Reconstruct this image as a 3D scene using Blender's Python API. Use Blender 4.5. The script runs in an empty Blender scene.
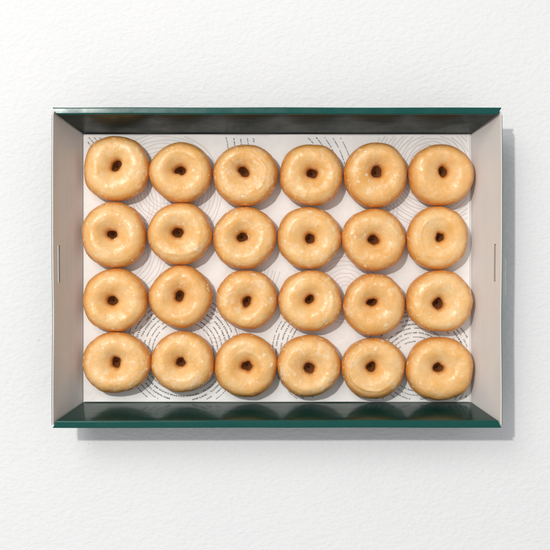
import bpy, bmesh, math, random
from mathutils import Vector, noise, Matrix

random.seed(7)
C = bpy.context.scene.collection
MM = 0.001
D = 1150.0                      # camera height over the box floor, mm
H = 60.0                        # wall height, mm


def W(px, py, z=0.0):
    """photo pixel at height z (mm) -> world x, y in mm"""
    k = (D - z) / D
    return ((px - 275.0) * k, (275.0 - py) * k)


# ------------------------------------------------------------------ materials
def new_mat(name):
    m = bpy.data.materials.new(name)
    m.use_nodes = True
    nt = m.node_tree
    b = nt.nodes["Principled BSDF"]
    return m, nt, b


def N(nt, typ, **kw):
    n = nt.nodes.new(typ)
    for k, v in kw.items():
        setattr(n, k, v)
    return n


def ramp(nt, fac, stops, interp='LINEAR'):
    r = N(nt, 'ShaderNodeValToRGB')
    r.color_ramp.interpolation = interp
    els = r.color_ramp.elements
    while len(els) < len(stops):
        els.new(0.5)
    for e, (p, c) in zip(els, stops):
        e.position = p
        e.color = (c, c, c, 1) if isinstance(c, (int, float)) else (*c, 1)
    nt.links.new(fac, r.inputs['Fac'])
    return r.outputs['Color']


def mixc(nt, fac, a, b):
    m = N(nt, 'ShaderNodeMix', data_type='RGBA')
    for sock, v in ((m.inputs['Factor'], fac), (m.inputs['A'], a), (m.inputs['B'], b)):
        if isinstance(v, (int, float)):
            sock.default_value = v
        elif isinstance(v, tuple):
            sock.default_value = (*v, 1)
        else:
            nt.links.new(v, sock)
    return m.outputs['Result']


def noise_n(nt, vec, scale, detail=2, rough=0.5, dist=0.0, w=None):
    n = N(nt, 'ShaderNodeTexNoise')
    if w is not None:
        n.noise_dimensions = '4D'
        nt.links.new(w, n.inputs['W'])
    n.inputs['Scale'].default_value = scale
    n.inputs['Detail'].default_value = detail
    n.inputs['Roughness'].default_value = rough
    n.inputs['Distortion'].default_value = dist
    nt.links.new(vec, n.inputs['Vector'])
    return n.outputs['Fac']


def mapping(nt, vec, scale=(1, 1, 1), rot=(0, 0, 0)):
    m = N(nt, 'ShaderNodeMapping')
    m.inputs['Scale'].default_value = scale
    m.inputs['Rotation'].default_value = rot
    nt.links.new(vec, m.inputs['Vector'])
    return m.outputs['Vector']


def bump(nt, h, strength, dist, normal=None):
    b = N(nt, 'ShaderNodeBump')
    b.inputs['Strength'].default_value = strength
    b.inputs['Distance'].default_value = dist
    nt.links.new(h, b.inputs['Height'])
    if normal is not None:
        nt.links.new(normal, b.inputs['Normal'])
    return b.outputs['Normal']


def mat_table():
    m, nt, b = new_mat('white_plaster')
    co = N(nt, 'ShaderNodeTexCoord').outputs['Object']
    v = mapping(nt, co, (1.0, 1.45, 1.0), (0, 0, math.radians(-14)))
    n1 = noise_n(nt, v, 190, 2, 0.5, 0.15)
    n2 = noise_n(nt, v, 36, 3, 0.5, 0.6)
    n3 = noise_n(nt, co, 620, 2, 0.5)
    nrm = bump(nt, n2, 0.15, 0.004)
    nrm = bump(nt, ramp(nt, n1, [(0.36, 0.0), (0.66, 1.0)]), 0.22, 0.0016, nrm)
    nrm = bump(nt, n3, 0.30, 0.0004, nrm)
    nt.links.new(nrm, b.inputs['Normal'])
    spots = ramp(nt, noise_n(nt, co, 210, 1, 0.4), [(0.82, 0.0), (0.88, 1.0)])
    c = mixc(nt, noise_n(nt, co, 9, 3), (0.84, 0.84, 0.845), (0.87, 0.865, 0.86))
    c = mixc(nt, spots, c, (0.72, 0.71, 0.69))
    nt.links.new(c, b.inputs['Base Color'])
    b.inputs['Roughness'].default_value = 0.75
    b.inputs['Specular IOR Level'].default_value = 0.2
    return m


def mat_green(rough=0.16, name='glossy_green_card', ca=(0.0003, 0.064, 0.053), cb=(0.001, 0.080, 0.067), spec=0.30):
    m, nt, b = new_mat(name)
    co = N(nt, 'ShaderNodeTexCoord').outputs['Object']
    c = mixc(nt, noise_n(nt, mapping(nt, co, (1, 3, 3)), 60, 4, 0.6), ca, cb)
    nt.links.new(c, b.inputs['Base Color'])
    r = ramp(nt, noise_n(nt, co, 45, 3, 0.6), [(0.3, rough * 0.75), (0.75, rough * 1.5)])
    nt.links.new(r, b.inputs['Roughness'])
    nrm = bump(nt, noise_n(nt, mapping(nt, co, (0.6, 1.5, 1.5)), 55, 3, 0.5), 0.14, 0.0012)
    nrm = bump(nt, noise_n(nt, co, 900, 2, 0.5), 0.05, 0.0002, nrm)
    nt.links.new(nrm, b.inputs['Normal'])
    b.inputs['Specular IOR Level'].default_value = spec
    return m


def mat_card(name, col, flute=True):
    m, nt, b = new_mat(name)
    co = N(nt, 'ShaderNodeTexCoord').outputs['Object']
    fib = noise_n(nt, co, 1100, 2, 0.6)
    cl = noise_n(nt, co, 22, 3, 0.6)
    dark = tuple(x * 0.93 for x in col)
    c = mixc(nt, cl, dark, col)
    c = mixc(nt, ramp(nt, fib, [(0.35, 0.0), (0.8, 0.35)]), c, tuple(x * 0.86 for x in col))
    nt.links.new(c, b.inputs['Base Color'])
    b.inputs['Roughness'].default_value = 0.62
    b.inputs['Specular IOR Level'].default_value = 0.3
    nrm = bump(nt, cl, 0.22, 0.003)
    if flute:
        wv = N(nt, 'ShaderNodeTexWave', wave_type='BANDS', bands_direction='Z', wave_profile='SIN')
        wv.inputs['Scale'].default_value = 60
        wv.inputs['Distortion'].default_value = 2.2
        wv.inputs['Detail'].default_value = 1
        wv.inputs['Detail Scale'].default_value = 0.4
        nt.links.new(co, wv.inputs['Vector'])
        nrm = bump(nt, wv.outputs['Fac'], 0.06, 0.0004, nrm)
    nt.links.new(nrm, b.inputs['Normal'])
    return m


def mat_paper():
    m, nt, b = new_mat('white_greaseproof_paper')
    co = N(nt, 'ShaderNodeTexCoord').outputs['Object']
    c = mixc(nt, noise_n(nt, co, 25, 3, 0.6), (0.90, 0.88, 0.845), (0.93, 0.92, 0.895))
    # faint grease patches of the paper itself
    g = ramp(nt, noise_n(nt, co, 48, 3, 0.6), [(0.55, 0.0), (0.7, 0.5)])
    c = mixc(nt, g, c, (0.83, 0.78, 0.73))
    nt.links.new(c, b.inputs['Base Color'])
    b.inputs['Roughness'].default_value = 0.55
    nt.links.new(bump(nt, noise_n(nt, co, 60, 4, 0.6, 1.2), 0.35, 0.0016), b.inputs['Normal'])
    return m


def mat_flat(name, col, rough=0.6, n=0.12):
    m, nt, b = new_mat(name)
    co = N(nt, 'ShaderNodeTexCoord').outputs['Object']
    c = mixc(nt, noise_n(nt, co, 600, 2, 0.6), tuple(x * (1 - n) for x in col), tuple(min(1, x * (1 + n)) for x in col))
    nt.links.new(c, b.inputs['Base Color'])
    b.inputs['Roughness'].default_value = rough
    return m


def mat_glaze():
    m, nt, b = new_mat('sugar_glaze')
    co = N(nt, 'ShaderNodeTexCoord').outputs['Object']
    rnd = N(nt, 'ShaderNodeObjectInfo').outputs['Random']
    mul = N(nt, 'ShaderNodeMath', operation='MULTIPLY')
    mul.inputs[1].default_value = 43.0
    nt.links.new(rnd, mul.inputs[0])
    w = mul.outputs[0]
    at = N(nt, 'ShaderNodeAttribute', attribute_name='flank')
    flank = at.outputs['Fac']
    big = noise_n(nt, co, 62, 3, 0.55, 0.3, w)
    mid = noise_n(nt, co, 190, 4, 0.6, 0.6, w)
    fine = noise_n(nt, co, 900, 3, 0.6, 0.0, w)
    cream, gold, brown = (0.905, 0.595, 0.275), (0.865, 0.48, 0.15), (0.72, 0.305, 0.058)
    c = mixc(nt, ramp(nt, big, [(0.36, 0.0), (0.66, 1.0)]), cream, gold)
    # fried flank shows through the thinner glaze, edge broken up by noise
    add = N(nt, 'ShaderNodeMath', operation='MULTIPLY_ADD')
    nt.links.new(mid, add.inputs[0])
    add.inputs[1].default_value = 0.5
    nt.links.new(flank, add.inputs[2])
    c = mixc(nt, ramp(nt, add.outputs[0], [(0.42, 0.0), (1.15, 1.0)]), c, brown)
    tone = N(nt, 'ShaderNodeMix', data_type='RGBA', blend_type='MULTIPLY')
    nt.links.new(rnd, tone.inputs['Factor'])
    nt.links.new(c, tone.inputs['A'])
    tone.inputs['B'].default_value = (0.95, 0.865, 0.74, 1)
    c = tone.outputs['Result']
    # thick opaque sugar: milky patches
    milk = ramp(nt, noise_n(nt, co, 95, 5, 0.66, 1.6, w), [(0.53, 0.0), (0.68, 0.60)])
    # more of it on some doughnuts than on others
    frac = N(nt, 'ShaderNodeMath', operation='FRACT')
    nt.links.new(w, frac.inputs[0])
    am = N(nt, 'ShaderNodeMath', operation='MULTIPLY_ADD')
    nt.links.new(frac.outputs[0], am.inputs[0])
    am.inputs[1].default_value = 1.1
    am.inputs[2].default_value = 0.35
    mm_ = N(nt, 'ShaderNodeMath', operation='MULTIPLY')
    nt.links.new(milk, mm_.inputs[0])
    nt.links.new(am.outputs[0], mm_.inputs[1])
    milk = mm_.outputs[0]
    c = mixc(nt, milk, c, (0.93, 0.70, 0.45))
    # crystallised flakes
    vo = N(nt, 'ShaderNodeTexVoronoi', voronoi_dimensions='4D', feature='F1')
    vo.inputs['Scale'].default_value = 150
    nz_ = N(nt, 'ShaderNodeTexNoise')
    nz_.inputs['Scale'].default_value = 320
    nt.links.new(co, nz_.inputs['Vector'])
    va = N(nt, 'ShaderNodeVectorMath', operation='MULTIPLY_ADD')
    nt.links.new(nz_.outputs['Color'], va.inputs[0])
    va.inputs[1].default_value = (0.006, 0.006, 0.006)
    nt.links.new(co, va.inputs[2])
    nt.links.new(va.outputs[0], vo.inputs['Vector'])
    nt.links.new(w, vo.inputs['W'])
    sp = N(nt, 'ShaderNodeMath', operation='MULTIPLY_ADD')
    nt.links.new(mid, sp.inputs[0])
    sp.inputs[1].default_value = -0.45
    nt.links.new(vo.outputs['Distance'], sp.inputs[2])
    flake = ramp(nt, sp.outputs[0], [(0.0, 0.75), (0.13, 0.0)])
    gate = ramp(nt, noise_n(nt, co, 75, 2, 0.5, 0.0, w), [(0.56, 0.0), (0.60, 1.0)])
    fm = N(nt, 'ShaderNodeMath', operation='MULTIPLY')
    nt.links.new(flake, fm.inputs[0])
    nt.links.new(gate, fm.inputs[1])
    c = mixc(nt, fm.outputs[0], c, (0.95, 0.80, 0.60))
    # tiny brown pores
    pore = ramp(nt, noise_n(nt, co, 420, 1, 0.4, 0.0, w), [(0.735, 0.0), (0.79, 0.7)])
    c = mixc(nt, pore, c, (0.60, 0.31, 0.11))
    nt.links.new(c, b.inputs['Base Color'])
    r = ramp(nt, mid, [(0.35, 0.27), (0.65, 0.52)])
    nt.links.new(r, b.inputs['Roughness'])
    b.inputs['Specular IOR Level'].default_value = 0.5
    b.inputs['Subsurface Weight'].default_value = 0.22
    b.inputs['Subsurface Radius'].default_value = (1.0, 0.42, 0.16)
    b.inputs['Subsurface Scale'].default_value = 0.0035
    b.inputs['Coat Weight'].default_value = 0.12
    b.inputs['Coat Roughness'].default_value = 0.24
    nrm = bump(nt, big, 0.30, 0.004)
    nrm = bump(nt, mid, 0.24, 0.0012, nrm)
    nrm = bump(nt, milk, 0.16, 0.0007, nrm)
    nrm = bump(nt, fm.outputs[0], 0.35, 0.0006, nrm)
    nrm = bump(nt, fine, 0.20, 0.00022, nrm)
    nt.links.new(nrm, b.inputs['Normal'])
    return m


def mat_dough():
    m, nt, b = new_mat('shaded_fried_dough')
    co = N(nt, 'ShaderNodeTexCoord').outputs['Object']
    c = mixc(nt, noise_n(nt, co, 160, 4, 0.6), (0.13, 0.042, 0.012), (0.24, 0.085, 0.022))  # crust brown, deepened to put the hole's depth shadow into the colour
    nt.links.new(c, b.inputs['Base Color'])
    b.inputs['Roughness'].default_value = 0.55
    nt.links.new(bump(nt, noise_n(nt, co, 700, 3, 0.6), 0.4, 0.0005), b.inputs['Normal'])
    return m


M_table = mat_table()
M_green = mat_green(0.24)
M_green1 = mat_green(0.15, 'shaded_green_card', (0.0003, 0.028, 0.022), (0.0008, 0.040, 0.032), 0.25)  # same green card, the front wall's shade put into its colour
M_green2 = mat_green(0.30, 'satin_shaded_green_card', (0.002, 0.013, 0.011), (0.003, 0.019, 0.016), 0.14)  # green card darker still, the back wall's shadow painted into the colour
M_card = mat_card('uncoated_card', (0.84, 0.805, 0.775))
M_edge = mat_flat('cut_card_edge', (0.72, 0.66, 0.60))
M_slot_shade = mat_flat('shaded_slot_edge', (0.33, 0.27, 0.22))  # cut edge of the slot, darkened in colour to read as shade
M_paper = mat_paper()
M_ink = mat_flat('green_black_ink', (0.06, 0.095, 0.088))
M_pink = mat_flat('pale_pink_ink', (0.80, 0.70, 0.675), n=.05)
M_grey = mat_flat('pale_grey_ink', (0.74, 0.70, 0.67), n=.08)
M_glaze = mat_glaze()
M_dough = mat_dough()


# ------------------------------------------------------------------ helpers
def obj(name, verts, faces, mat, parent=None, smooth=False, mats=None, fmat=None):
    me = bpy.data.meshes.new(name)
    me.from_pydata([(x * MM, y * MM, z * MM) for x, y, z in verts], [], faces)
    bm = bmesh.new()
    bm.from_mesh(me)
    bmesh.ops.recalc_face_normals(bm, faces=bm.faces)
    bm.to_mesh(me)
    bm.free()
    for mm in (mats or [mat]):
        me.materials.append(mm)
    if fmat:
        for p, i in zip(me.polygons, fmat):
            p.material_index = i
    if smooth:
        for p in me.polygons:
            p.use_smooth = True
    me.update()
    o = bpy.data.objects.new(name, me)
    C.objects.link(o)
    if parent:
        o.parent = parent
    return o


def empty(name, label, cat, loc=(0, 0, 0), group=None):
    o = bpy.data.objects.new(name, None)
    o.empty_display_size = 0.02
    o.location = (loc[0] * MM, loc[1] * MM, loc[2] * MM)
    o['label'] = label
    o['category'] = cat
    if group:
        o['group'] = group
    C.objects.link(o)
    return o


# ------------------------------------------------------------------ table top
S = 1500
g = 24
vs = [(-S + 2 * S * i / g, -S + 2 * S * j / g, -2.0) for j in range(g + 1) for i in range(g + 1)]
fs = [(j * (g + 1) + i, j * (g + 1) + i + 1, (j + 1) * (g + 1) + i + 1, (j + 1) * (g + 1) + i) for j in range(g) for i in range(g)]
t = obj('table_surface', vs, fs, M_table, smooth=True)
t['kind'] = 'structure'

# ------------------------------------------------------------------ the box
box = empty('doughnut_box', 'shallow open cardboard box, pale side walls, glossy dark green long walls, full of doughnuts',
            'box', (0, 0, 0))
FL, FR = W(83.5, 0)[0], W(471.0, 0)[0]
FB, FF = W(0, 134.0)[1], W(0, 402.0)[1]
RL, RR = W(53.2, 0, H)[0], W(500.8, 0, H)[0]                 # rim, side walls
BO, BI = W(0, 107.3, H)[1], W(0, 114.2, H)[1]                # back rim outer / inner
FO, FI = W(0, 428.0, H)[1], W(0, 420.6, H)[1]                # front rim outer / inner

# floor panel
th = 1.6
vs = []
for z, e in ((-1.8, 1.0), (0.0, 1.0)):
    vs += [(FL - e, FF - e, z), (FR + e, FF - e, z), (FR + e, FB + e, z), (FL - e, FB + e, z)]
floor = obj('floor_panel', vs, [(3, 2, 1, 0), (4, 5, 6, 7), (0, 1, 5, 4), (1, 2, 6, 5), (2, 3, 7, 6), (3, 0, 4, 7)], M_card, box)


def wob(a, b, amp=0.35):
    return amp * noise.noise(Vector((a * 0.012, b * 0.02, 3.3)))


def side_wall(sgn):
    """pale card wall with a slit near its rim; sgn -1 left, +1 right"""
    xb = FL if sgn < 0 else FR
    xt = RL if sgn < 0 else RR
    # breakpoints along y (fraction) and up (fraction)
    zs = [0, .1, .2, .35, .5, .62, .71, .76, .84, .89, .93, .97, 1.0]
    y_lo, y_hi = W(0, 282.5, 50)[1], W(0, 245.5, 50)[1]
    if sgn > 0:
        y_lo, y_hi = W(0, 281.5, 50)[1], W(0, 244.0, 50)[1]
    ny = 60

    def yends(t):
        ylo = FF + (FI - FF) * t - 3.6 * t - 1.5
        yhi = FB + (BI - FB) * t + 3.6 * t + 1.5
        if t > .86:                      # rounded rim corners
            d = (t - .86) / .14
            ylo += 1.2 * (1 - math.sqrt(max(0, 1 - d * d)))
            yhi -= 6.0 * (1 - math.sqrt(max(0, 1 - d * d)))
        return ylo, yhi
    base = [i / ny for i in range(ny + 1)]
    rows, inner, outer = [], [], []
    verts = []

    def P(t, y, off):
        bulge = (1.3 * math.sin(math.pi * t) * (0.4 + 0.6 * math.cos(y / 150.0)))
        x = xb + (xt - xb) * t + sgn * (off + bulge * 0.7 + wob(y, t * 60, 0.9) * t)
        return (x, y, H * t - 0.15 * t + 0.5 * t * noise.noise(Vector((y * .01, sgn * 4, 0))))
    NY = len(base)
    # y positions with exact slot limits inserted
    for k, off in ((0, 0.0), (1, th)):
        for t in zs:
            ylo, yhi = yends(t)
            lo_i, hi_i = 26, 34
            for i in range(NY):
                if i <= lo_i:
                    y = ylo + (y_lo - ylo) * i / lo_i
                elif i <= hi_i:
                    y = y_lo + (y_hi - y_lo) * (i - lo_i) / (hi_i - lo_i)
                else:
                    y = y_hi + (yhi - y_hi) * (i - hi_i) / (NY - 1 - hi_i)
                verts.append(P(t, y, off))
    nz = len(zs)

    def V(k, j, i):
        return (k * nz + j) * NY + i
    hole = {(7, i) for i in range(26, 34)}
    faces, fm = [], []
    for j in range(nz - 1):
        for i in range(NY - 1):
            if (j, i) in hole:
                continue
            faces.append((V(0, j, i), V(0, j, i + 1), V(0, j + 1, i + 1), V(0, j + 1, i))); fm.append(0)
            faces.append((V(1, j, i), V(1, j + 1, i), V(1, j + 1, i + 1), V(1, j, i + 1))); fm.append(1)
    mb = len(verts)
    for i in range(NY):
        a, b_ = verts[V(0, nz - 1, i)], verts[V(1, nz - 1, i)]
        verts.append(tuple(p * .3 + q * .7 for p, q in zip(a, b_)))
    for i in range(NY - 1):
        faces.append((V(0, nz - 1, i), V(0, nz - 1, i + 1), mb + i + 1, mb + i)); fm.append(2)
        faces.append((mb + i, mb + i + 1, V(1, nz - 1, i + 1), V(1, nz - 1, i))); fm.append(1)
        faces.append((V(0, 0, i), V(1, 0, i), V(1, 0, i + 1), V(0, 0, i + 1))); fm.append(2)
    for j in range(nz - 1):
        faces.append((V(0, j, 0), V(0, j + 1, 0), V(1, j + 1, 0), V(1, j, 0))); fm.append(2)
        faces.append((V(0, j, NY - 1), V(1, j, NY - 1), V(1, j + 1, NY - 1), V(0, j + 1, NY - 1))); fm.append(2)
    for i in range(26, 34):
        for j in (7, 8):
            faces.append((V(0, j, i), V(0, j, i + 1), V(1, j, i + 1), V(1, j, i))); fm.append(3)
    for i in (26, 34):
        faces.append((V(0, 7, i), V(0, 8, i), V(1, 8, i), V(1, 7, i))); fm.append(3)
    o = obj('side_wall', verts, faces, None, box, mats=[M_card, M_green, M_edge, M_slot_shade], fmat=fm)
    o['label'] = 'pale side wall in shade on the left' if sgn < 0 else 'brightly lit pale side wall on the right'
    if sgn < 0:
        return o
    # the cut tongue of card half pushed through the slit
    tv, tf = [], []
    n = 14
    for i in range(n + 1):
        u = i / n
        y = y_lo + 0.4 + (y_hi - y_lo - 0.8) * u
        lean = (1.0 * math.sin(u * math.pi) + (0.9 * math.sin(u * 2 * math.pi) if sgn > 0 else 0.2))
        prof = 0.55 + 0.45 * math.sin(math.pi * u) ** 0.5
        for off in (1.3, 2.0):
            a = P(zs[7], y, off)
            tv.append((a[0], a[1], a[2] + 1.5))
            tv.append((a[0] + sgn * (0.35 * 2.6 * prof + (0.5 * lean if sgn > 0 else -0.25 * lean)), a[1], a[2] + 1.4 + 2.0 * prof))
    for i in range(n):
        a, b2 = i * 4, i * 4 + 4
        for p, q in ((0, 1), (1, 3), (3, 2), (2, 0)):
            tf.append((a + p, a + q, b2 + q, b2 + p))
    tf.append((0, 1, 3, 2)); tf.append((n * 4, n * 4 + 2, n * 4 + 3, n * 4 + 1))
    obj('slit_tongue', tv, tf, M_edge, o)
    return o


side_wall(-1)
side_wall(+1)


def long_wall(front):
    yb = FF if front else FB
    yi = FI if front else BI
    yo = FO if front else BO
    s = -1 if front else 1
    zt = H
    # inner face profile (t: 0 bottom .. 1 top), then folded rim, then outer face
    prof = []       # (y, z, t_for_end, outer?)
    for k in range(11):
        t_ = k / 10
        prof.append((yb + (yi - yb) * t_ - s * 0.4 * math.sin(math.pi * t_), (zt - 0.9) * t_, t_, 0.0))
    w = abs(yo - yi)
    rim = []
    for a in (10, 25, 40, 55, 70, 85):
        r_ = 1.2
        rim.append((yi + s * (r_ - r_ * math.cos(math.radians(a))), zt - 1.2 + r_ * math.sin(math.radians(a)), 1.0, 0.1))
    for u in (.22, .38, .55, .75, .88):
        rim.append((yi + s * w * u, zt + 0.03 * math.sin(math.pi * u) - (0.10 * u), 1.0, u))
    for a in (20, 50, 80):
        r_ = 0.7
        rim.append((yi + s * (w - r_ + r_ * math.sin(math.radians(a))), zt - .1 - (r_ - r_ * math.cos(math.radians(a))), 1.0, 1.0))
    outer = []
    yob = yb + s * 3.4
    for k in range(0, 7):
        u = k / 6
        t_ = 1 - u
        outer.append((yob + (yo - yob) * t_, -1.6 + (zt - 0.2) * t_, t_, 1.0))
    NX = 72

    def xends(t_, u):
        xi = FL + (W(56.6, 0, H)[0] - FL) * t_ + 0.6 * math.sin(math.pi * t_)
        xo = FL + (RL - 0.6 - FL) * t_
        xl = xi * (1 - u) + xo * u
        xi2 = FR + (W(497.6, 0, H)[0] - FR) * t_ - 0.6 * math.sin(math.pi * t_)
        xo2 = FR + (RR + 0.6 - FR) * t_
        xr = xi2 * (1 - u) + xo2 * u
        return xl, xr

    def build(pr, name, mat, parent, closed_with=None):
        vs, fs = [], []
        for (y, z, t_, u) in pr:
            xl, xr = xends(t_, u)
            for i in range(NX + 1):
                x = xl + (xr - xl) * i / NX
                wv = 0.55 * noise.noise(Vector((x * .011, 7.7 if front else 2.2, z * .01))) * t_
                wz = 0.35 * noise.noise(Vector((x * .016, 17.7 if front else 12.2, 0))) * t_
                vs.append((x, y + wv, z + wz))
        n = len(pr)
        for j in range(n - 1):
            for i in range(NX):
                fs.append((j * (NX + 1) + i, j * (NX + 1) + i + 1, (j + 1) * (NX + 1) + i + 1, (j + 1) * (NX + 1) + i))
        # end caps
        fs.append([j * (NX + 1) for j in range(n)])
        fs.append([j * (NX + 1) + NX for j in range(n)][::-1])
        # close
        for i in range(NX):
            fs.append(((n - 1) * (NX + 1) + i, (n - 1) * (NX + 1) + i + 1, i + 1, i))
        o = obj(name, vs, fs, mat, parent, smooth=True)
        md = o.modifiers.new('edge', 'EDGE_SPLIT')
        md.split_angle = math.radians(50)
        return o
    # wall slab: inner face and outer face below the folded rim
    wall = build(prof[:-1] + [(prof[-1][0], prof[-1][1] - 1.2, 1.0, 0.0)] +
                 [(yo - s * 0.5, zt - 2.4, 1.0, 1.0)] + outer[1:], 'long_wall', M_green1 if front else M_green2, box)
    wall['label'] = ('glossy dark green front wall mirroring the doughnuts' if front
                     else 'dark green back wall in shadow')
    # folded rim cap, wraps the top
    cap = [(yi - s * 0.12, zt - 2.6, 0.985, 0.0), (yi - s * 0.12, zt - 1.3, 1.0, 0.0)] + rim + [(yo + s * 0.15, zt - 2.9, 0.985, 1.0)]
    r = build(cap, 'folded_rim', M_green, wall)
    r['label'] = 'teal folded rim of the front wall' if front else 'teal folded rim of the back wall with a pale sheen at its left end'


long_wall(True)
long_wall(False)

# ------------------------------------------------------------------ liner
x0, x1, y0, y1 = FL + .6, FR - 1.6, FF + .6, FB - .6
nx, ny = 90, 64


def liner_z(x, y):
    e = min(x - x0, x1 - x, y - y0, y1 - y)
    lift = 1.0 * math.exp(-max(e, 0) / 6.0) * (0.5 + noise.noise(Vector((x * .02, y * .02, 9))))
    return 0.75 + 0.45 * noise.noise(Vector((x * .018, y * .018, 0.4))) + max(lift, 0)


vs = [(x0 + (x1 - x0) * i / nx, y0 + (y1 - y0) * j / ny, 0) for j in range(ny + 1) for i in range(nx + 1)]
vs = [(x, y, liner_z(x, y)) for x, y, _ in vs]
fs = [(j * (nx + 1) + i, j * (nx + 1) + i + 1, (j + 1) * (nx + 1) + i + 1, (j + 1) * (nx + 1) + i) for j in range(ny) for i in range(nx)]
liner = obj('paper_liner', vs, fs, M_paper, smooth=True)
liner['label'] = 'white printed paper liner with rings of tiny lettering under the doughnuts in the box'
liner['category'] = 'paper liner'

# letters as meshes from the built-in font
LET = {}


def letter(ch):
    if ch not in LET:
        cu = bpy.data.curves.new('glyph', 'FONT')
        cu.body = ch
        cu.size = 1.0
        cu.resolution_u = 2
        cu.offset = 0.045
        o = bpy.data.objects.new('glyph', cu)
        me = o.to_mesh()
        vv = [(v.co.x, v.co.y) for v in me.vertices]
        ff = [tuple(p.vertices) for p in me.polygons]
        o.to_mesh_clear()
        bpy.data.objects.remove(o)
        bpy.data.curves.remove(cu)
        wd = max([v[0] for v in vv] or [0.3])
        LET[ch] = (vv, ff, wd)
    return LET[ch]


tv, tf = [], []


def put_text(s, cx, cy, r, a0, size, inward=False):
    """letters along a clockwise arc (photo degrees, 0 = up); cx, cy photo px"""
    wx, wy = W(cx, cy)
    a = math.radians(a0)
    for ch in s:
        if ch == ' ':
            a += size * 0.38 / r
            continue
        vv, ff, wd = letter(ch)
        cxs = wx + math.sin(a) * r
        cys = wy + math.cos(a) * r
        ok = all(x0 + 1 < cxs + dx < x1 - 1 and y0 + 1 < cys + dy < y1 - 1 for dx in (-2, 2) for dy in (-2, 2))
        if ok:
            b = len(tv)
            for (lx, ly) in vv:
                aa = a + lx * size / r
                rr = r + ly * size
                X = wx + math.sin(aa) * rr
                Y = wy + math.cos(aa) * rr
                tv.append((X, Y, liner_z(X, Y) + 0.12))
            for f in ff:
                tf.append(tuple(b + q for q in f))
        a += (wd + 0.12) * size / r


def blur_word():
    """the photo's small print is too small to read: strokes shaped like letters, no words"""
    return ''.join(random.choice('EFHKMNRSTXZBAWV') for _ in range(random.randint(2, 7)))


def ring_text(cx, cy, r, size, a_from=0, a_to=360, fill=0.8):
    a = a_from + random.uniform(0, 10)
    while a < a_to:
        n = random.randint(2, 5)
        s = ' '.join(blur_word() for _ in range(n))
        L = len(s) * size * 0.80 / r
        while a + math.degrees(L) > a_to + 8 and len(s) > 2:
            s = s[:-2]
            L = len(s) * size * 0.80 / r
        put_text(s, cx, cy, r, a, size)
        a += math.degrees(L) + random.uniform(3, 14) / max(fill, .1)


def field(cx, cy, r0, r1, step, a0=0, a1=360, fill=0.8, sz=2.0):
    r = r0
    while r <= r1:
        if cx == 416 and abs(r - 42) < 2.9:
            r += 1.0
            continue
        ring_text(cx, cy, r, sz * random.choice((.75, .9, 1.0, 1.15)), a0, a1, fill)
        r += step * random.uniform(.9, 1.12)


field(416, 366, 24, 62, 4.3, 0, 360, 4.0, 1.9)                       # lower right
put_text('CATERING', 416, 366, 41.0, -20, 2.45)
field(183, 352, 30, 60, 4.3, 0, 360, 4.0, 1.9)                       # lower left
field(328, 352, 38, 58, 4.3, 190, 310, 4.0, 1.9)         # lower middle
field(188, 150, 39.5, 66, 6.2, 50, 100, 9.0, 1.7)    # top, dotted upright lines
field(262, 186, 66, 92, 6.6, 25, 80, 9.0, 1.7)
field(62, 165, 34, 50, 4.2, 10, 90, 9.0, 1.9)     # top left corner
print('letters verts', len(tv))
txt = obj('printed_lettering', tv, tf, M_ink, liner)

# pale printed rings
def rings(specs, name, mat):
    vs, fs = [], []
    for (cx, cy, r0, r1, step, w, a0, a1) in specs:
        wx, wy = W(cx, cy)
        r = r0
        while r <= r1:
            seg = int(max(24, r * 2.2 * (a1 - a0) / 360))
            prev = None
            ww = w * random.uniform(.7, 1.2)
            for k in range(seg + 1):
                a = math.radians(a0 + (a1 - a0) * k / seg)
                rr = r + 0.5 * math.sin(a * 9 + r)
                p = [(wx + math.sin(a) * q, wy + math.cos(a) * q) for q in (rr - ww / 2, rr + ww / 2)]
                if all(x0 + .5 < x < x1 - .5 and y0 + .5 < y < y1 - .5 for x, y in p):
                    b = len(vs)
                    vs += [(x, y, liner_z(x, y) + 0.07) for x, y in p]
                    if prev is not None:
                        fs.append((prev, prev + 1, b + 1, b))
                    prev = b
                else:
                    prev = None
            r += step
    return obj(name, vs, fs, mat, liner)


rings([(345, 290, 5, 34, 4.0, .9, 0, 360), (122, 205, 28, 56, 3.6, .8, 40, 170),
       (215, 330, 8, 24, 4, .7, 0, 360)], 'pink_printed_rings', M_pink)
rings([(432, 168, 16, 62, 3.4, 1.25, 0, 360), (165, 190, 14, 58, 3.6, 1.0, 0, 360), (330, 205, 42, 70, 3.6, 1.1, 70, 150),
       (225, 262, 30, 56, 3.6, .9, 100, 190), (118, 250, 30, 52, 3.8, .9, 60, 200)], 'grey_printed_rings', M_grey)

# ------------------------------------------------------------------ doughnuts
# centre x, y, width, height, hole x, y  (photo px)
DN = [
 [(116.9,168.9,66.2,64.6,116.6,166.2),(181.4,172.7,63,60,180.9,171),(245.4,175.7,64.6,62,244,172),(311,175.5,64,61.6,311.8,174),(375.6,175.4,63.4,65,376.2,172.7),(440.9,175.4,65,62.4,442.0,172)],
 [(115,235.4,65,66,112.8,234.6),(180.2,234,64,62,178.3,233),(244.6,238,63.2,62.3,242,237.4),(309,238,63.2,62.3,309.5,238.7),(373.3,240,64,62.4,373.2,239.7),(436.8,238.2,62,62.6,439.4,237.4)],
 [(115.7,300.2,64.8,63,112.8,300.8),(181,297.1,61.6,62,179.9,296.2),(247.2,299.6,61.6,59.5,246.8,301.3),(310,300.5,63.6,61,309.5,299.3),(373.7,304.4,62,62.6,371.6,302.3),(439,301.2,67,61.4,437.6,303)],
 [(117,362.3,68.6,61.6,116.4,362),(183,362,62,60.8,181,362),(246.2,365.2,62,63.6,247,365.8),(309,365.2,63,61.4,309,367.6),(372.8,367.7,63,61.4,370.9,366.8),(439,368.4,67,63.4,437.9,367.6)],
]
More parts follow.
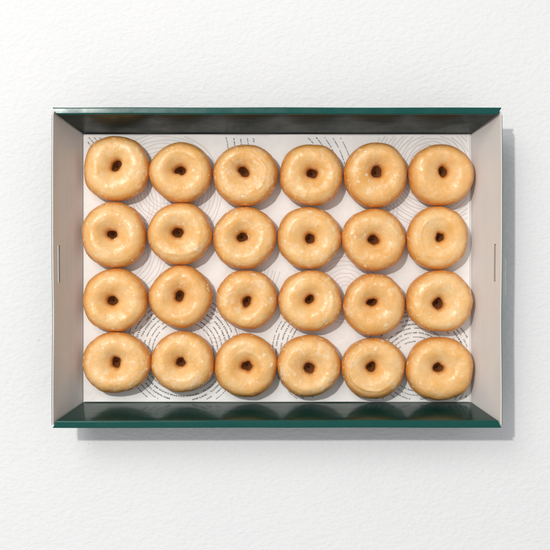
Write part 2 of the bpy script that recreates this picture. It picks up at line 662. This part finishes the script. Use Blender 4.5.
ROW = ['top row', 'second row', 'third row', 'bottom row']
COL = ['leftmost of', 'second from left in', 'third from left in', 'third from right in',
       'second from right in', 'rightmost of']
LOOK = [
 ['wide glazed doughnut in the box corner,', 'glazed doughnut with crumbly sugar on its flank,', 'smooth glazed doughnut with a slanted hole,',
  'glazed doughnut with sugar specks along its lower edge,', 'tall glazed doughnut with a mottled top,', 'glazed doughnut with a small dark hole beside the lit wall,'],
 ['glazed doughnut with a flaky left flank,', 'glazed doughnut with a wide milky band round its hole,', 'smooth pale glazed doughnut,',
  'glazed doughnut with sugar at its upper right,', 'shiny glazed doughnut with a lopsided hole,', 'small glazed doughnut with a shiny crescent left of its hole,'],
 ['evenly round glazed doughnut beside the shaded wall,', 'pale glazed doughnut with one tiny dark speck,', 'smallest glazed doughnut with a narrow upright hole,',
  'glazed doughnut with a slanted hole and golden rim,', 'plain smooth glazed doughnut,', 'broad glazed doughnut with a large round hole,'],
 ['broadest glazed doughnut with a golden brown rim,', 'shiny glazed doughnut with a round hole,', 'rough cracked glazed doughnut,',
  'glazed doughnut with milky sugar at its upper left,', 'glazed doughnut with a pale streak lower left,', 'broad glazed doughnut near the box corner,'],
]
# hole: half sizes (mm) and tilt (deg, photo clockwise from horizontal)
HOLE = [
 [(5.2,3.7,-50),(5.2,3.2,0),(5.2,3.4,38),(4.6,4.0,0),(4.5,5.2,0),(3.2,4.6,0)],
 [(4.4,3.6,0),(4.8,4.6,30),(5.0,3.6,0),(4.6,4.0,20),(5.0,3.8,30),(3.8,3.4,-30)],
 [(4.3,4.0,0),(4.0,4.8,0),(3.1,5.0,20),(4.9,3.6,-35),(4.9,3.3,-8),(4.5,5.0,0)],
 [(3.7,4.8,0),(4.2,4.0,0),(4.7,4.1,-10),(4.4,4.8,0),(4.2,4.0,-60),(4.7,4.0,15)],
]
ZC, ZTOP = 12.5, 13.2
NT, NP = 150, 84


# doughnuts whose glaze shows a clear crescent fold: angle, place, height, width
SPECIAL = {(1, 5): (math.pi, .55, 1.0, .07), (3, 4): (-2.4, .62, 1.0, .06), (0, 2): (.5, .5, .8, .06), (1, 1): (-1.8, .6, .8, .08), (2, 3): (.6, .6, .7, .07), (3, 2): (1.2, .3, .6, .06)}


def fnoise(p, s, seed):
    return noise.noise(Vector((p[0] * s + seed * 7.13, p[1] * s - seed * 3.7, p[2] * s + seed * 1.9)))


def section(phi):
    """phi 0 = outermost, pi/2 = top, pi = throat, 3pi/2 = bottom -> (u 0..1 from hole to rim, z)"""
    c, s = math.cos(phi), math.sin(phi)
    u = 0.5 + 0.5 * math.copysign(abs(c) ** 0.92, c)
    if s < 0 and c < 0:
        u = 0.5 * max(0.0, (-s - 0.9) / 0.1)
    if s >= 0:
        z = 13.0 + 13.0 * s ** 0.94
    else:
        z = 13.0 - 12.0 * min(1, (-s) ** 0.8 * 1.04)
    return u, z


def doughnut(r, c):
    cx, cy, w, h, hx, hy = DN[r][c]
    seed = r * 6 + c + 1
    rnd = random.Random(seed * 31)
    X, Y = W(cx, cy, 13)
    HX, HY = W(hx, hy, 13)
    k = (D - 13) / D
    a, b = w / 2 * k, h / 2 * k
    dx, dy = HX - X, HY - Y
    ha, hb, tilt = HOLE[r][c]
    tilt = -math.radians(tilt)
    ha += 0.7
    hb += 0.7
    tall = rnd.uniform(0.95, 1.06)
    root = empty('glazed_doughnut', f'{LOOK[r][c]} {COL[c]} {ROW[r]}', 'doughnut', (X, Y, 1.6), 'glazed doughnuts in the box')
    slope = (rnd.uniform(-.03, .03), rnd.uniform(-.03, .03))
    fold_a, fold_r = rnd.uniform(0, 6.28), rnd.uniform(.45, .62)
    fold_h, fold_w = rnd.uniform(.1, .5), .11
    if (r, c) in SPECIAL:
        fold_a, fold_r, fold_h, fold_w = SPECIAL[(r, c)]

    def P(th_, ph, out):
        u, z = section(ph)
        ct, st = math.cos(th_), math.sin(th_)
        # outer outline
        pw = 2.12
        ro = 1.0 / ((abs(ct) / a) ** pw + (abs(st) / b) ** pw) ** (1 / pw)
        ro += 1.3 * fnoise((ct, st, 0), 1.3, seed) + 0.42 * fnoise((ct, st, 0), 3.2, seed + 50) + 0.22 * fnoise((ct, st, z * .1), 9, seed + 60)
        ro -= 0.35
        # hole outline
        c2, s2 = math.cos(th_ - tilt), math.sin(th_ - tilt)
        ri = 1.0 / math.sqrt((c2 / ha) ** 2 + (s2 / hb) ** 2)
        ri += 1.3 * fnoise((ct, st, 2), 1.0, seed + 9)
        # funnel widens away from the throat height
        ri = max(ri, 2.2) + 0.055 * max(0, z - 12) ** 1.5
        if z < 12:
            ri *= 1 - 0.93 * min(1, (12 - z) / 9.0)
        x = (ri * ct + dx) * (1 - u) + ro * ct * u
        y = (ri * st + dy) * (1 - u) + ro * st * u
        z = z * tall + slope[0] * x * (z / 26) + slope[1] * y * (z / 26)
        # unit normal-ish direction
        nx_, nz_ = math.cos(ph), math.sin(ph)
        p = (x, y, z)
        up = max(0, nz_)
        d = 1.3 * fnoise(p, .05, seed) + 0.55 * fnoise(p, .11, seed + 3) + 0.16 * fnoise(p, .33, seed + 5) \
            + 0.07 * abs(fnoise(p, .9, seed + 8))
        # creased glaze fold: a soft ridge wandering round the ring
        rr = u + 0.12 * fnoise((ct * 1.2, st * 1.2, 5), 1.0, seed + 77)
        amp = fold_h * (0.5 + 0.5 * math.cos(th_ - fold_a)) ** 1.5
        d += amp * math.exp(-((rr - fold_r) / fold_w) ** 2) * up
        d *= (0.35 + 0.65 * up) if out < .2 else (0.45 + 0.55 * up)
        d *= min(1.0, 0.25 + 2.2 * u)       # calm inside the hole
        d += out
        if abs(math.cos(ph)) > .75 and math.cos(ph) > 0:
            d = min(d, out + 0.40)          # neighbours touch: keep the flank in bounds
        return (x + nx_ * ct * d, y + nx_ * st * d, max(z + nz_ * d, 0.0))
    # dough body
    nt_, np_ = 90, 44
    vs = [P(2 * math.pi * i / nt_, 2 * math.pi * j / np_, -0.35) for i in range(nt_) for j in range(np_)]
    fs = [(i * np_ + j, i * np_ + (j + 1) % np_, ((i + 1) % nt_) * np_ + (j + 1) % np_, ((i + 1) % nt_) * np_ + j) for i in range(nt_) for j in range(np_)]
    obj('dough', vs, fs, M_dough, root, smooth=True)
    # glaze: shell from below the rim, over the top, into the hole, wavy drip edge
    vs, fs, att = [], [], []
    th0 = []
    for i in range(NT):
        t_ = 2 * math.pi * i / NT
        ct, st = math.cos(t_), math.sin(t_)
        drip = 0.55 + 0.30 * fnoise((ct, st, 1), 2.3, seed + 21) + 0.16 * fnoise((ct, st, 1), 6.5, seed + 22)
        p0 = -drip
        p1 = math.pi + 0.12
        for j in range(NP):
            f = j / (NP - 1)
            ph = p0 + (p1 - p0) * f
            edge = min(f, 1 - f) * NP
            out = 0.28 if edge > 3 else -0.55 + 0.83 * math.sin(edge / 3 * math.pi / 2)
            if f < .12:
                out += 0.30 * math.exp(-((f - .055) / .03) ** 2)      # bead at the drip edge
            vs.append(P(t_, ph, out))
            if ph < math.pi / 2:
                fl = max(0.0, math.cos(max(ph, 0))) ** 2.4 if ph > 0 else 1.0
            else:
                fl = 0.75 * max(0.0, -math.cos(ph)) ** 7
            att.append(fl)
    for i in range(NT):
        for j in range(NP - 1):
            fs.append((i * NP + j, i * NP + j + 1, ((i + 1) % NT) * NP + j + 1, ((i + 1) % NT) * NP + j))
    gz = obj('glaze', vs, fs, M_glaze, root, smooth=True)
    A = gz.data.attributes.new('flank', 'FLOAT', 'POINT')
    A.data.foreach_set('value', att)
    # dried sugar crumbs stuck to the glaze
    cv, cf = [], []
    cl = [(rnd.uniform(0, 6.283), rnd.uniform(.1, 2.0)) for _ in range(3)]
    for q in range(rnd.randint(4, 16)):
        ct0, cp0 = rnd.choice(cl)
        t_ = rnd.gauss(ct0, .28)
        ph = min(2.4, max(.05, rnd.gauss(cp0, .3)))
        p = P(t_, ph, 0.32)
        n_ = Vector((math.cos(ph) * math.cos(t_), math.cos(ph) * math.sin(t_), math.sin(ph)))
        u_ = n_.orthogonal().normalized()
        v_ = n_.cross(u_)
        R = rnd.uniform(.4, 1.0) ** 1.5 * 1.8
        m_ = rnd.randint(6, 8)
        b0 = len(cv)
        sq = rnd.uniform(.5, 1)
        cv.append(tuple(Vector(p) + n_ * rnd.uniform(.1, .5)))
        ring0 = []
        for s_ in range(m_):
            an = 6.283 * s_ / m_
            rr = R * rnd.uniform(.5, 1.3)
            cv.append(tuple(Vector(p) + u_ * rr * .6 * math.cos(an) + v_ * rr * .6 * sq * math.sin(an) + n_ * .02))
        for s_ in range(m_):
            an = 6.283 * s_ / m_
            rr = R * rnd.uniform(.9, 1.6)
            cv.append(tuple(Vector(p) + u_ * rr * math.cos(an) + v_ * rr * sq * math.sin(an) - n_ * .3))
        for s_ in range(m_):
            e = (s_ + 1) % m_
            cf.append((b0, b0 + 1 + s_, b0 + 1 + e))
            cf.append((b0 + 1 + s_, b0 + 1 + m_ + s_, b0 + 1 + m_ + e, b0 + 1 + e))
    sc = obj('sugar_crumbs', cv, cf, M_sugar, root, smooth=True)
    sc['kind'] = 'stuff'


M_sugar, _nt, _b = new_mat('dried_sugar')
_b.inputs['Base Color'].default_value = (0.93, 0.74, 0.50, 1)
_b.inputs['Roughness'].default_value = 0.35
_b.inputs['Subsurface Weight'].default_value = 0.3
_b.inputs['Subsurface Radius'].default_value = (1.0, 0.5, 0.25)
_b.inputs['Subsurface Scale'].default_value = 0.002
_co = N(_nt, 'ShaderNodeTexCoord').outputs['Object']
_nt.links.new(mixc(_nt, noise_n(_nt, _co, 900, 2), (0.86, 0.56, 0.28), (0.93, 0.70, 0.44)), _b.inputs['Base Color'])

for r in range(4):
    for c in range(6):
        doughnut(r, c)


# ------------------------------------------------------------------ lights
def aim(o, target):
    o.rotation_euler = (Vector(target) - o.location).to_track_quat('-Z', 'Y').to_euler()


def area(name, loc, size, power, col, target=(0, 0, 0), shape='DISK', size_y=None):
    l = bpy.data.lights.new(name, 'AREA')
    l.shape = shape
    l.size = size
    if size_y:
        l.size_y = size_y
    l.energy = power
    l.color = col
    o = bpy.data.objects.new(name, l)
    o.location = loc
    C.objects.link(o)
    aim(o, target)
    return o


area('key_lamp', (-0.73, 0.66, 2.43), 0.085, 30.5, (1.0, 0.98, 0.95))
area('softbox', (-1.1, 1.45, 2.55), 1.3, 24.5, (1.0, 0.99, 0.975), shape='RECTANGLE', size_y=1.3)

w = bpy.data.worlds.new('World')
bpy.context.scene.world = w
w.use_nodes = True
bg = w.node_tree.nodes['Background']
# studio surround: bright ceiling bounce, dimmer towards the floor line
_wn = w.node_tree
_tc = _wn.nodes.new('ShaderNodeTexCoord')
_sx = _wn.nodes.new('ShaderNodeSeparateXYZ')
_wn.links.new(_tc.outputs['Generated'], _sx.inputs[0])
_rp = _wn.nodes.new('ShaderNodeValToRGB')
_rp.color_ramp.elements[0].position = 0.0
_rp.color_ramp.elements[0].color = (0.09, 0.092, 0.095, 1)
_rp.color_ramp.elements[1].position = 1.0
_rp.color_ramp.elements[1].color = (0.655, 0.665, 0.68, 1)
_wn.links.new(_sx.outputs['Z'], _rp.inputs['Fac'])
_wn.links.new(_rp.outputs['Color'], bg.inputs['Color'])
bg.inputs['Strength'].default_value = 1.0

# ------------------------------------------------------------------ camera
cam = bpy.data.cameras.new('camera')
cam.sensor_width = 36
cam.lens = 36 * D / 550.0
cam.clip_start = 0.05
cam.clip_end = 20
co = bpy.data.objects.new('camera', cam)
co.location = (0, 0, D * MM)
co.rotation_euler = (0, 0, 0)
C.objects.link(co)
sc = bpy.context.scene
sc.camera = co
sc.view_settings.view_transform = 'Standard'
sc.view_settings.look = 'None'
sc.view_settings.gamma = 1
sc.view_settings.exposure = 0
